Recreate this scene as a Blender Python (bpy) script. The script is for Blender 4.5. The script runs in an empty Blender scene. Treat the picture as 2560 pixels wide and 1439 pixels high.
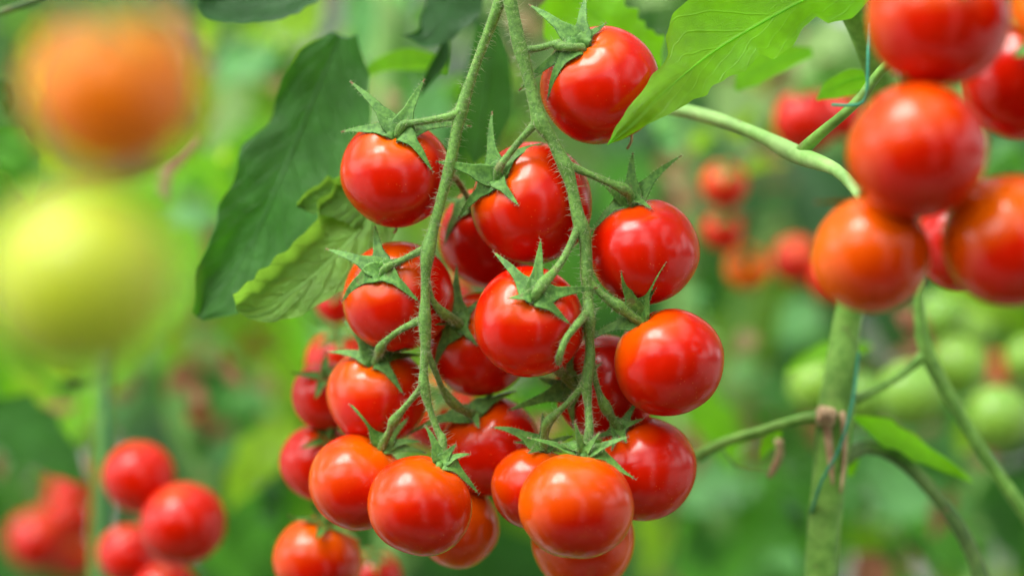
import bpy, math, random
import numpy as np
from mathutils import Vector, Matrix, noise
R_ = math.radians
sc = bpy.context.scene
random.seed(7)

# ------------------------------------------------------------------ camera
LENS, SENS, FD = 85.0, 36.0, 0.69
K = SENS / LENS / 2560.0          # metres per photo pixel per metre of distance
U = K * FD                        # one photo pixel at the focus distance
CZ = 1.5
cam = bpy.data.cameras.new("camera"); co = bpy.data.objects.new("camera", cam)
sc.collection.objects.link(co); sc.camera = co
co.location = (0, 0, CZ); co.rotation_euler = (R_(90), 0, 0)
cam.lens = LENS; cam.sensor_width = SENS; cam.clip_start = 0.02; cam.clip_end = 500
cam.dof.use_dof = True; cam.dof.focus_distance = FD - 30 * U
cam.dof.aperture_fstop = 3.5

# ------------------------------------------------------------------ sky, sun, exposure
SUN_DIR = Vector((-0.42, -0.28, 0.95)).normalized()
w = bpy.data.worlds.new("World"); sc.world = w; w.use_nodes = True
nt = w.node_tree; nt.nodes.clear()
def N(t, kind, **kw):
    n = t.nodes.new(kind)
    for k, v in kw.items(): setattr(n, k, v)
    return n
sky = N(nt, 'ShaderNodeTexSky', sky_type='NISHITA', sun_disc=False)
sky.sun_elevation = math.asin(SUN_DIR.z); sky.sun_rotation = math.atan2(SUN_DIR.x, SUN_DIR.y) % (2 * math.pi)
sky.dust_density = 4.0; sky.air_density = 1.0
hs = N(nt, 'ShaderNodeHueSaturation'); hs.inputs['Saturation'].default_value = 0.03; hs.inputs['Value'].default_value = 1.0
tc = N(nt, 'ShaderNodeTexCoord'); cl = N(nt, 'ShaderNodeTexNoise')
cl.inputs['Scale'].default_value = 2.6; cl.inputs['Detail'].default_value = 3; cl.inputs['Roughness'].default_value = .45
cr = N(nt, 'ShaderNodeMapRange'); cr.inputs['From Min'].default_value = .47; cr.inputs['From Max'].default_value = .60
cr.inputs['To Min'].default_value = .55; cr.inputs['To Max'].default_value = 3.0
mul = N(nt, 'ShaderNodeVectorMath', operation='SCALE')
bg = N(nt, 'ShaderNodeBackground'); bg.inputs['Strength'].default_value = 0.12
wo = N(nt, 'ShaderNodeOutputWorld')
L = nt.links.new
L(sky.outputs[0], hs.inputs['Color']); L(hs.outputs[0], mul.inputs[0])
L(tc.outputs['Generated'], cl.inputs['Vector']); L(cl.outputs['Fac'], cr.inputs['Value']); L(cr.outputs[0], mul.inputs['Scale'])
L(mul.outputs[0], bg.inputs['Color']); L(bg.outputs[0], wo.inputs['Surface'])
sd = bpy.data.lights.new("sun", 'SUN'); so = bpy.data.objects.new("sun", sd); sc.collection.objects.link(so)
sd.energy = 1.25; sd.angle = R_(26); sd.color = (1.0, .96, .9)
so.rotation_euler = SUN_DIR.to_track_quat('Z', 'Y').to_euler(); so.location = (0, 0, 8)
sc.view_settings.view_transform = 'Standard'; sc.view_settings.look = 'None'
sc.view_settings.exposure = 0.95; sc.view_settings.gamma = 1; sc.view_settings.use_curve_mapping = False
sc.cycles.use_denoising = True
sc.cycles.max_bounces = 8; sc.cycles.transparent_max_bounces = 4
sc.cycles.sample_clamp_indirect = 6

# ------------------------------------------------------------------ materials
def mat(name):
    m = bpy.data.materials.new(name); m.use_nodes = True; t = m.node_tree
    return m, t, t.nodes['Principled BSDF'], t.nodes['Material Output']
def mixc(t, fac, a, b):
    n = N(t, 'ShaderNodeMix', data_type='RGBA')
    for s, v in ((n.inputs[0], fac), (n.inputs[6], a), (n.inputs[7], b)):
        if hasattr(v, 'node'): t.links.new(v, s)
        elif isinstance(v, (int, float)): s.default_value = v
        else: s.default_value = (*v, 1)
    return n.outputs[2]
def rng(t, v, a, b, c=0., d=1.):
    n = N(t, 'ShaderNodeMapRange'); t.links.new(v, n.inputs[0])
    for i, x in enumerate((a, b, c, d)): n.inputs[i + 1].default_value = x
    return n.outputs[0]
def tex_noise(t, scale, detail=2, rough=.5, vec=None):
    n = N(t, 'ShaderNodeTexNoise'); n.inputs['Scale'].default_value = scale
    n.inputs['Detail'].default_value = detail; n.inputs['Roughness'].default_value = rough
    if vec is None:
        c = N(t, 'ShaderNodeTexCoord'); vec = c.outputs['Object']
    t.links.new(vec, n.inputs['Vector']); return n.outputs['Fac']
def mathn(t, op, a, b=None):
    n = N(t, 'ShaderNodeMath', operation=op)
    for s, v in ((n.inputs[0], a), (n.inputs[1], b)):
        if v is None: continue
        if hasattr(v, 'node'): t.links.new(v, s)
        else: s.default_value = v
    return n.outputs[0]

def tomato_mat(name, ripe, under, specks=True):
    m, t, p, o = mat(name)
    at = N(t, 'ShaderNodeAttribute', attribute_type='OBJECT', attribute_name='ripeness')
    f = tex_noise(t, 26, 0, .5)
    uvn = N(t, 'ShaderNodeTexCoord'); su = N(t, 'ShaderNodeSeparateXYZ'); t.links.new(uvn.outputs['UV'], su.inputs[0])
    sh = rng(t, su.outputs[1], .03, .34, -.16, .03)
    f = mathn(t, 'ADD', f, sh)
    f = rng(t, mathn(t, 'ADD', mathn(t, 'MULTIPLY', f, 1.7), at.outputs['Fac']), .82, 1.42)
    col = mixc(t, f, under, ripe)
    mott = rng(t, tex_noise(t, 420, 2, .6), .35, .7, .97, 1.03)
    h = N(t, 'ShaderNodeHueSaturation'); t.links.new(mott, h.inputs['Value']); t.links.new(col, h.inputs['Color'])
    col = h.outputs[0]
    if specks:
        tcn = N(t, 'ShaderNodeTexCoord')
        v = N(t, 'ShaderNodeTexVoronoi'); v.inputs['Scale'].default_value = 800; t.links.new(tcn.outputs['Object'], v.inputs['Vector'])
        pick = N(t, 'ShaderNodeSeparateColor'); t.links.new(v.outputs['Color'], pick.inputs[0])
        dot = mathn(t, 'MULTIPLY', rng(t, v.outputs['Distance'], .15, .07), rng(t, pick.outputs[0], .3, .6))
        col = mixc(t, mathn(t, 'MULTIPLY', mathn(t, 'MULTIPLY', dot, rng(t, tex_noise(t, 60, 1), .42, .62)), .6), col, (.85, .26, .06))
    t.links.new(col, p.inputs['Base Color'])
    p.inputs['Specular IOR Level'].default_value = .42; p.inputs['Roughness'].default_value = .20; p.inputs['IOR'].default_value = 1.45
    p.inputs['Subsurface Weight'].default_value = .08; p.inputs['Subsurface Radius'].default_value = (1, .25, .12)
    p.inputs['Subsurface Scale'].default_value = .003
    p.inputs['Coat Weight'].default_value = .0; p.inputs['Coat Roughness'].default_value = .25
    p.inputs['Sheen Weight'].default_value = .015; p.inputs['Sheen Roughness'].default_value = .3
    p.inputs['Sheen Tint'].default_value = (1, .75, .5, 1)
    b = N(t, 'ShaderNodeBump'); b.inputs['Strength'].default_value = .05; b.inputs['Distance'].default_value = .0004
    t.links.new(tex_noise(t, 260, 3, .6), b.inputs['Height']); t.links.new(b.outputs[0], p.inputs['Normal'])
    return m
M = {}
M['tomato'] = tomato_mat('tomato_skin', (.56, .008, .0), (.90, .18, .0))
M['orange_tomato'] = tomato_mat('orange_tomato_skin', (.78, .12, .001), (.80, .25, .002), False)
M['unripe_tomato'] = tomato_mat('unripe_tomato_skin', (.20, .38, .04), (.17, .36, .06), False)
M['green_tomato'] = tomato_mat('green_tomato_skin', (.46, .54, .03), (.38, .52, .05), False)

def stem_mat(name, a, b_, sc_=900, tip=False):
    m, t, p, o = mat(name)
    f = tex_noise(t, sc_, 3, .65); col = mixc(t, rng(t, f, .38, .62), a, b_)
    g = rng(t, tex_noise(t, 90, 2, .5), .35, .7, .8, 1.2)
    h = N(t, 'ShaderNodeHueSaturation'); t.links.new(g, h.inputs['Value']); t.links.new(col, h.inputs['Color']); col = h.outputs[0]
    col = mixc(t, rng(t, tex_noise(t, 170, 2, .6), .66, .74, 0, .6), col, (.16, .12, .05))
    if tip:
        uv = N(t, 'ShaderNodeTexCoord'); s = N(t, 'ShaderNodeSeparateXYZ'); t.links.new(uv.outputs['UV'], s.inputs[0])
        col = mixc(t, rng(t, s.outputs[1], .935, .965), col, (.20, .09, .04))
    t.links.new(col, p.inputs['Base Color']); p.inputs['Roughness'].default_value = .65
    p.inputs['Sheen Weight'].default_value = .06; p.inputs['Sheen Roughness'].default_value = .3; p.inputs['Sheen Tint'].default_value = (.8, 1, .5, 1)
    b = N(t, 'ShaderNodeBump'); b.inputs['Strength'].default_value = .45; b.inputs['Distance'].default_value = .0004
    t.links.new(f, b.inputs['Height']); t.links.new(b.outputs[0], p.inputs['Normal'])
    return m
M['truss'] = stem_mat('truss_green', (.080, .205, .026), (.165, .36, .055))
M['sepal'] = stem_mat('sepal_green', (.050, .165, .018), (.125, .31, .042), 700, True)
M['vine'] = stem_mat('vine_green', (.10, .26, .025), (.18, .38, .055), 200)
M['dark_vine'] = stem_mat('vine_dark', (.05, .12, .02), (.11, .20, .04), 200)
M['pale_vine'] = stem_mat('vine_pale', (.20, .42, .09), (.31, .54, .16), 120)
M['dry'] = stem_mat('dry_tan', (.38, .24, .12), (.58, .42, .24), 300)
def hair_mat():
    m, t, p, o = mat('plant_hair'); p.inputs['Base Color'].default_value = (.62, .66, .42, 1); p.inputs['Roughness'].default_value = .5
    tr = N(t, 'ShaderNodeBsdfTranslucent'); tr.inputs[0].default_value = (.6, .7, .4, 1)
    mx = N(t, 'ShaderNodeMixShader'); mx.inputs[0].default_value = .4
    t.links.new(p.outputs[0], mx.inputs[1]); t.links.new(tr.outputs[0], mx.inputs[2]); t.links.new(mx.outputs[0], o.inputs[0]); return m
M['hair'] = hair_mat()

def leaf_mat(name, top, trans, tw=.4, rough=.45, veins=10., vein_amt=.35, bump=.6, spec=.4):
    m, t, p, o = mat(name)
    uv = N(t, 'ShaderNodeTexCoord'); s = N(t, 'ShaderNodeSeparateXYZ'); t.links.new(uv.outputs['UV'], s.inputs[0])
    au = mathn(t, 'ABSOLUTE', mathn(t, 'SUBTRACT', s.outputs[0], .5))            # 0 midrib .. .5 margin
    ph = mathn(t, 'SUBTRACT', mathn(t, 'MULTIPLY', s.outputs[1], veins), mathn(t, 'MULTIPLY', au, veins * .55))
    wob = mathn(t, 'MULTIPLY', tex_noise(t, 6, 1, .5, uv.outputs['UV']), .5)
    fr = mathn(t, 'FRACT', mathn(t, 'ADD', ph, wob))
    ln = mathn(t, 'ABSOLUTE', mathn(t, 'SUBTRACT', fr, .5))
    side = rng(t, ln, .0, .07, 1., 0.)
    mid = rng(t, au, .008, .022, 1., 0.)
    vein = mathn(t, 'MAXIMUM', side, mid)
    vv = N(t, 'ShaderNodeTexVoronoi', feature='DISTANCE_TO_EDGE'); vv.inputs['Scale'].default_value = 44
    t.links.new(uv.outputs['UV'], vv.inputs['Vector'])
    net = rng(t, vv.outputs['Distance'], 0., .09, 1., 0.)
    blot = rng(t, tex_noise(t, 60, 3, .6), .3, .7, .72, 1.25)
    h = N(t, 'ShaderNodeHueSaturation'); t.links.new(blot, h.inputs['Value']); h.inputs['Color'].default_value = (*top, 1)
    light = tuple(min(1, c * 1.5 + .05) for c in top)
    va = mathn(t, 'MULTIPLY', mathn(t, 'MAXIMUM', vein, mathn(t, 'MULTIPLY', net, .45)), vein_amt)
    t.links.new(mixc(t, va, h.outputs[0], light), p.inputs['Base Color'])
    p.inputs['Roughness'].default_value = rough; p.inputs['Specular IOR Level'].default_value = spec
    tr = N(t, 'ShaderNodeBsdfTranslucent')
    h2 = N(t, 'ShaderNodeHueSaturation'); t.links.new(blot, h2.inputs['Value']); h2.inputs['Color'].default_value = (*trans, 1)
    t.links.new(mixc(t, va, h2.outputs[0], tuple(c * .6 for c in trans)), tr.inputs[0])
    mx = N(t, 'ShaderNodeMixShader'); mx.inputs[0].default_value = tw
    t.links.new(p.outputs[0], mx.inputs[1]); t.links.new(tr.outputs[0], mx.inputs[2]); t.links.new(mx.outputs[0], o.inputs[0])
    b = N(t, 'ShaderNodeBump'); b.inputs['Strength'].default_value = bump; b.inputs['Distance'].default_value = .0012
    hh = mathn(t, 'ADD', mathn(t, 'MULTIPLY', mathn(t, 'MAXIMUM', vein, mathn(t, 'MULTIPLY', net, .3)), -1.), mathn(t, 'MULTIPLY', tex_noise(t, 120, 2), .4))
    t.links.new(hh, b.inputs['Height']); t.links.new(b.outputs[0], p.inputs['Normal'])
    return m
M['leaf_dark'] = leaf_mat('leaf_dark', (.034, .135, .018), (.085, .36, .012), .32, rough=.5, vein_amt=.5, spec=.22)
M['leaf_deep'] = leaf_mat('leaf_deep', (.020, .095, .018), (.05, .24, .01), .25)
M['leaf_mid'] = leaf_mat('leaf_mid', (.07, .26, .02), (.18, .60, .02), .45)
M['leaf_bright'] = leaf_mat('leaf_bright', (.15, .42, .006), (.34, .88, .008), .62, vein_amt=.2, bump=.35)
M['leaf_lime'] = leaf_mat('leaf_lime', (.27, .50, .02), (.55, .90, .03), .55)
M['leaf_mint'] = leaf_mat('leaf_mint', (.17, .44, .15), (.30, .75, .18), .4, rough=.3)
M['leaf_pale'] = leaf_mat('leaf_pale', (.36, .56, .20), (.5, .8, .22), .42)
M['leaf_curl'] = leaf_mat('leaf_curled', (.17, .40, .05), (.32, .66, .05), .38, rough=.55, veins=7., vein_amt=.55, bump=.9)
M['leaf_tan'] = leaf_mat('leaf_dry_tan', (.52, .38, .20), (.6, .45, .2), .35)
M['leaf_brown'] = leaf_mat('leaf_withered', (.33, .13, .07), (.42, .16, .05), .35)
def simple(name, c, rough=.5, **kw):
    m, t, p, o = mat(name); p.inputs['Roughness'].default_value = rough
    f = rng(t, tex_noise(t, kw.get('s', 40), 3), .3, .7, .8, 1.15)
    h = N(t, 'ShaderNodeHueSaturation'); t.links.new(f, h.inputs['Value']); h.inputs['Color'].default_value = (*c, 1)
    t.links.new(h.outputs[0], p.inputs['Base Color']); return m
M['string'] = simple('teal_twine', (.02, .25, .13), .6, s=900)
M['ground'] = simple('white_ground_cover', (.36, .36, .33), .8, s=3)
M['soil'] = simple('brown_substrate', (.16, .09, .055), .9, s=25)
M['style'] = M['dry']

# ------------------------------------------------------------------ mesh helpers
def P(x, y, z=0):                      # photo pixel at the focus distance, z in the same units away from the camera
    d = FD + z * U
    return Vector(((x - 1280) * K * d, d, CZ - (y - 719.5) * K * d))
def at(x, y, d): return Vector(((x - 1280) * K * d, d, CZ - (y - 719.5) * K * d))

class MB:
    def __init__(s): s.v = []; s.f = []; s.m = []; s.uv = []
    def add(s, vs, fs, mi=0, uvs=None):
        b = len(s.v); s.v += [tuple(q) for q in vs]; s.f += [tuple(i + b for i in f) for f in fs]
        s.m += [mi] * len(fs); s.uv += (uvs if uvs else [(0, 0)] * len(vs))
    def build(s, name, mats, parent=None, origin=None):
        org = origin or (parent.matrix_world.translation if parent else Vector((0, 0, 0)))
        if parent: org = Vector(parent['_loc'])
        me = bpy.data.meshes.new(name)
        me.from_pydata([(a - org[0], b - org[1], c - org[2]) for a, b, c in s.v], [], s.f)
        uvl = me.uv_layers.new(name='UVMap'); li = np.empty(len(me.loops), dtype=np.int32); me.loops.foreach_get('vertex_index', li)
        uvl.data.foreach_set('uv', np.array(s.uv, dtype=np.float32)[li].ravel())
        me.polygons.foreach_set('material_index', np.array(s.m, dtype=np.int32)); me.polygons.foreach_set('use_smooth', np.ones(len(s.f), dtype=bool))
        for m in (mats if isinstance(mats, (list, tuple)) else [mats]): me.materials.append(m)
        me.update(); o = bpy.data.objects.new(name, me); sc.collection.objects.link(o)
        if parent: o.parent = parent
        else: o.location = org
        return o
def tag(o, label=None, cat=None, group=None, kind=None):
    for k, v in (('label', label), ('category', cat), ('group', group), ('kind', kind)):
        if v: o[k] = v
    return o
def empty(name, loc, label, cat, group=None):
    o = bpy.data.objects.new(name, None); sc.collection.objects.link(o); o.location = loc; o.empty_display_size = .01
    o['_loc'] = tuple(loc); return tag(o, label, cat, group)

def spline(pts, step):
    """Catmull-Rom through [(Vector, radius)...]"""
    out = []; n = len(pts)
    for i in range(n - 1):
        p0, p1, p2, p3 = pts[max(i - 1, 0)], pts[i], pts[i + 1], pts[min(i + 2, n - 1)]
        k = max(2, int((p2[0] - p1[0]).length / step))
        for j in range(k):
            t = j / k; t2, t3 = t * t, t * t * t
            f = lambda a, b, c, d: .5 * (2 * b + (c - a) * t + (2 * a - 5 * b + 4 * c - d) * t2 + (3 * b - a - 3 * c + d) * t3)
            out.append((f(p0[0], p1[0], p2[0], p3[0]), max(1e-6, f(p0[1], p1[1], p2[1], p3[1]))))
    out.append((pts[-1][0].copy(), pts[-1][1])); return out
def hairs(mb, p, n, length, rad, mi=1):
    t = Vector((random.gauss(0, 1), random.gauss(0, 1), random.gauss(0, 1))) * .45
    d = (n + t).normalized(); d2 = (d + Vector((random.gauss(0, .4), random.gauss(0, .4), random.gauss(0, .4) - .15))).normalized()
    a = d.orthogonal().normalized() * rad; b = d.cross(a)
    c1 = [p + a, p - a * .5 + b * .87, p - a * .5 - b * .87]
    q = p + d * length * .55
    c2 = [q + a * .6, q + (-a * .5 + b * .87) * .6, q + (-a * .5 - b * .87) * .6]
    e = q + d2 * length * .45
    mb.add(c1 + c2 + [e], [(0, 1, 4, 3), (1, 2, 5, 4), (2, 0, 3, 5), (3, 4, 6), (4, 5, 6), (5, 3, 6)], mi)
def tube(mb, pts, step, sides=10, mi=0, rough=.04, hair=0, fuzz=0, hl=(14, 32), cap=True):
    s = spline(pts, step); n = len(s); rings = []; a = None; vs = []; fs = []
    for i, (p, r) in enumerate(s):
        tg = (s[min(i + 1, n - 1)][0] - s[max(i - 1, 0)][0]).normalized()
        if a is None: a = tg.orthogonal().normalized()
        a = (a - tg * a.dot(tg)).normalized(); b = tg.cross(a)
        for k in range(sides):
            th = 2 * math.pi * k / sides; nn = a * math.cos(th) + b * math.sin(th)
            rr = r * (1 + rough * (noise.noise(p * 400 + nn * 2) + .6 * math.cos(th * 4 + 1))); vs.append(p + nn * rr)
        rings.append((p, a.copy(), b.copy(), r, tg))
        if i:
            for k in range(sides):
                k2 = (k + 1) % sides; o = (i - 1) * sides; fs.append((o + k, o + k2, o + sides + k2, o + sides + k))
    if cap:
        for idx, sgn in ((0, -1), (n - 1, 1)):
            p, _, _, r, tg = rings[idx]; c = len(vs); vs.append(p + tg * sgn * r * .6)
            for k in range(sides):
                k2 = (k + 1) % sides; o = idx * sides
                fs.append((o + k, c, o + k2) if sgn < 0 else (o + k, o + k2, c))
    mb.add(vs, fs, mi)
    if hair or fuzz:
        ln = sum((s[i + 1][0] - s[i][0]).length for i in range(n - 1)) / U
        for cnt, lo, hi, rad in ((int(ln * hair), hl[0] * .6, hl[1], .42), (int(ln * fuzz), 2, 4, .4)):
            for _ in range(cnt):
                i = random.randrange(n - 1); q = random.random(); p, a_, b_, r, tg = rings[i]; p2 = rings[i + 1][0]
                th = random.uniform(0, 2 * math.pi); nn = a_ * math.cos(th) + b_ * math.sin(th)
                hairs(mb, p.lerp(p2, q) + nn * r * .93, nn, random.uniform(lo, hi) * U, rad * U)

def blade(mb, spine, widths, normal, step, nu=8, cup=.0, curl=(0, 0), wave=.0, serr=0., seed=0, mi=0, quilt=0.):
    """leaf blade along a spine [(Vector)...]; widths [(t, left, right)...]; u runs across, v along."""
    s = [q[0] for q in spline([(v, 1) for v in spine], step)]; n = len(s)
    cum = [0.]
    for i in range(1, n): cum.append(cum[-1] + (s[i] - s[i - 1]).length)
    tot = cum[-1]; vs = []; uvs = []; fs = []; ws = sorted(widths); W = max(max(a, b) for _, a, b in ws)
    for i in range(n):
        t = cum[i] / tot
        for q in range(len(ws) - 1):
            if t <= ws[q + 1][0]: break
        t0, l0, r0 = ws[q]; t1, l1, r1 = ws[q + 1]; f = min(1, max(0, (t - t0) / (t1 - t0 + 1e-9)))
        sm = f * f * (3 - 2 * f) * .5 + f * .5
        wl, wr = l0 + (l1 - l0) * sm, r0 + (r1 - r0) * sm
        tg = (s[min(i + 1, n - 1)] - s[max(i - 1, 0)]).normalized()
        nm = (normal - tg * normal.dot(tg)).normalized(); sd = nm.cross(tg).normalized()
        for k in range(-nu, nu + 1):
            u = k / nu; wd = wl if u < 0 else wr
            wd *= 1 + serr * abs(u) ** 3 * (noise.noise(Vector((t * 14 + seed, 3.7 if u < 0 else 9.1, seed))) * 1.2)
            au = abs(u); cu = curl[0] if u < 0 else curl[1]
            z = cup * W * au ** 1.6
            if cu and au > .55: e = (au - .55) / .45; z += cu * W * e * e; wd *= 1 - .35 * abs(cu) * e * e
            pos = s[i] - sd * 0 + sd * (u * wd)
            z += wave * W * noise.noise(Vector((t * 5 + seed, u * 1.2, seed * 1.7))) * (0.3 + au)
            if quilt: z += quilt * W * (abs(math.sin((t * 7 - au * 3.8 * .5) * math.pi)) ** .6) * min(1, au * 4) * (1 - au * .3) + quilt * W * .5 * noise.noise(Vector((t * 22 + seed, u * 9, 4)))
            vs.append(pos + nm * z); uvs.append((u * .5 + .5, t))
    m = 2 * nu + 1
    for i in range(n - 1):
        for k in range(m - 1): fs.append((i * m + k, i * m + k + 1, (i + 1) * m + k + 1, (i + 1) * m + k))
    mb.add(vs, fs, mi, uvs)

# ------------------------------------------------------------------ tomatoes
def fruit(mb, c, axis, R, seg=40, rings=28, flat=.955, dimple=.10, seed=0):
    rot = Vector((0, 0, 1)).rotation_difference(axis).to_matrix(); vs = []; fs = []; uvs = []
    ph = seed * 1.3
    for i in range(rings + 1):
        th = math.pi * i / rings
        for k in range(seg):
            fi = 2 * math.pi * k / seg
            r = R * (1 - dimple * math.exp(-(th / .33) ** 2) - .02 * math.exp(-((math.pi - th) / .25) ** 2))
            r *= 1 + .010 * math.sin(th) * math.cos(3 * fi + ph) + .012 * math.exp(-(th / .8) ** 2) * math.cos(5 * fi + ph)
            r *= 1 + .03 * noise.noise(Vector((math.sin(th) * math.cos(fi), math.sin(th) * math.sin(fi), math.cos(th))) * 1.3 + Vector((seed * 3.1, 0, 0)))
            v = Vector((math.sin(th) * math.cos(fi) * r, math.sin(th) * math.sin(fi) * r, math.cos(th) * r * flat)); vs.append(c + rot @ v); uvs.append((k / seg, th / math.pi))
    for i in range(rings):
        for k in range(seg):
            k2 = (k + 1) % seg; fs.append((i * seg + k, (i + 1) * seg + k, (i + 1) * seg + k2, i * seg + k2))
    mb.add(vs, fs, 0, uvs)

# id: centre, radius, z, calyx (x,y), front?, ripeness, sepals, label
HERO = {
 'A': (1503, 213, 149, 60, (1455, 130), 1, .62, [(1322, 12), (1467, -12), (1520, 68), (1298, 230), (1367, 250)], 'large red tomato topmost in the central truss, partly behind a bright green leaf'),
 'B': (1330, 508, 153, 106, (1250, 455), 1, .66, [(1232, 280), (1090, 405), (1147, 547), (1305, 520), (1362, 360)], 'deep red tomato with the right truss stem running down over its front'),
 'C': (1610, 630, 137, 60, (1580, 510), 1, .66, [(1582, 380), (1708, 402), (1432, 425), (1478, 590), (1630, 525)], 'red tomato at the outer right, one long sepal curving up to the right'),
 'D': (1322, 805, 138, -10, (1335, 748), 1, .58, [(1232, 632), (1352, 597), (1492, 728), (1425, 815), (1270, 745)], 'red tomato in the middle of the truss with a sepal star on its face'),
 'E': (1672, 904, 138, 20, (1598, 800), 1, .54, [(1550, 675), (1663, 658), (1642, 715), (1463, 858), (1500, 845)], 'bright red tomato that sticks out furthest right in the central truss'),
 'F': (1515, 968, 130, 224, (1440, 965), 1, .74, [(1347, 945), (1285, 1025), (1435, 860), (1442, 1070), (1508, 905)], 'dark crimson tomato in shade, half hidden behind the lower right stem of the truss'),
 'G': (1612, 1172, 131, 113, (1555, 1080), 1, .62, [(1600, 1005), (1613, 1050), (1482, 1105), (1500, 1005), (1570, 1112), (1530, 1125)], 'glossy red tomato at the lower right of the central truss with curled sepals on top'),
 'H': (1440, 1264, 141, -127, (1458, 1140), 0, .36, [(1435, 1062), (1572, 1093), (1318, 1098), (1590, 1197), (1500, 1080), (1395, 1110)], 'round orange red tomato frontmost at the bottom of the central truss, lit full on'),
 'I': (1335, 1218, 108, 86, (1358, 1115), 1, .42, [(1230, 1065), (1285, 1105), (1355, 1035), (1432, 1092), (1405, 1130), (1318, 1142)], 'orange red tomato tucked behind the left side of the frontmost round one'),
 'J': (1458, 1352, 129, 235, (1458, 1300), 0, .28, [], 'orange tomato cut off by the bottom edge, behind the frontmost round one'),
 'K': (1228, 1115, 126, 260, (1190, 1035), 1, .60, [(1240, 985), (1112, 1055), (1292, 980), (1020, 1085), (1200, 1075)], 'red tomato low between the two stems, its top crossed by long thin sepals'),
 'L': (990, 434, 138, 110, (1000, 345), 1, .54, [(875, 218), (1060, 210), (853, 335), (1083, 435), (1178, 320)], 'smooth red tomato topmost on the left stem of the central truss with five spread sepals'),
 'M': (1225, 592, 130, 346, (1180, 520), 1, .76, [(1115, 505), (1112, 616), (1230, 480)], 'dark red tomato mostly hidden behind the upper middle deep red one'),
 'N': (996, 742, 138, 148, (965, 683), 1, .55, [(938, 565), (818, 627), (858, 757), (1050, 757), (1035, 640)], 'red tomato second down on the left stem, beside the curled veined leaf'),
 'O': (1198, 860, 129, 251, (1157, 815), 1, .58, [(1145, 665), (1083, 808), (1090, 925), (1195, 865), (1207, 745)], 'red tomato between the two stems, half hidden behind the middle one'),
 'Q': (944, 988, 127, 238, (943, 905), 1, .48, [(858, 800), (820, 882), (1010, 990), (1052, 893), (1045, 868)], 'red tomato third down on the left stem with a pale highlight across its shoulder'),
 'R': (892, 1206, 122, 155, (963, 1105), 1, .38, [(872, 1010), (1020, 1045), (1060, 1140), (1050, 1105)], 'orange tomato lowest at the left of the central truss with two sepals standing up'),
 'S': (1049, 1262, 131, -23, (1105, 1148), 1, .44, [(1060, 1065), (1176, 1135), (1196, 1237), (1140, 1110)], 'orange and red blushed tomato at the lower end of the left stem'),
 'T': (1145, 1316, 104, 297, (1145, 1250), 0, .24, [], 'orange tomato peeping out below and right of the blushed one, no sepals showing'),
}
ORDER = list(HERO)
info = {}
for k, (x, y, r, z, C, fr, rp, sp, lb) in HERO.items():
    lat = Vector((C[0] - x, 0, -(C[1] - y))) / (.87 * r); l = min(lat.length, .985)
    lat = lat.normalized() * l; ax = Vector((lat.x, (-1 if fr else 1) * math.sqrt(1 - l * l), lat.z)).normalized()
    c = P(x, y, z); rr = r * U * (1 + z * U / FD)
    info[k] = dict(c=c, R=rr, ax=ax, C3=c + ax * rr * .87)
def clear(p, pad, own=None, own_radial=True):
    for _ in range(2):
        for k, d in info.items():
            v = p - d['c']; need = d['R'] * (.985 if k != own else .99) + pad
            if v.length < need:
                if k == own: p = d['c'] + v.normalized() * need
                else:
                    q = v.x * v.x + v.z * v.z
                    p = Vector((p.x, d['c'].y - math.sqrt(max(0, need * need - q)), p.z)) if v.y < d['R'] * .35 else p
    return p
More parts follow.
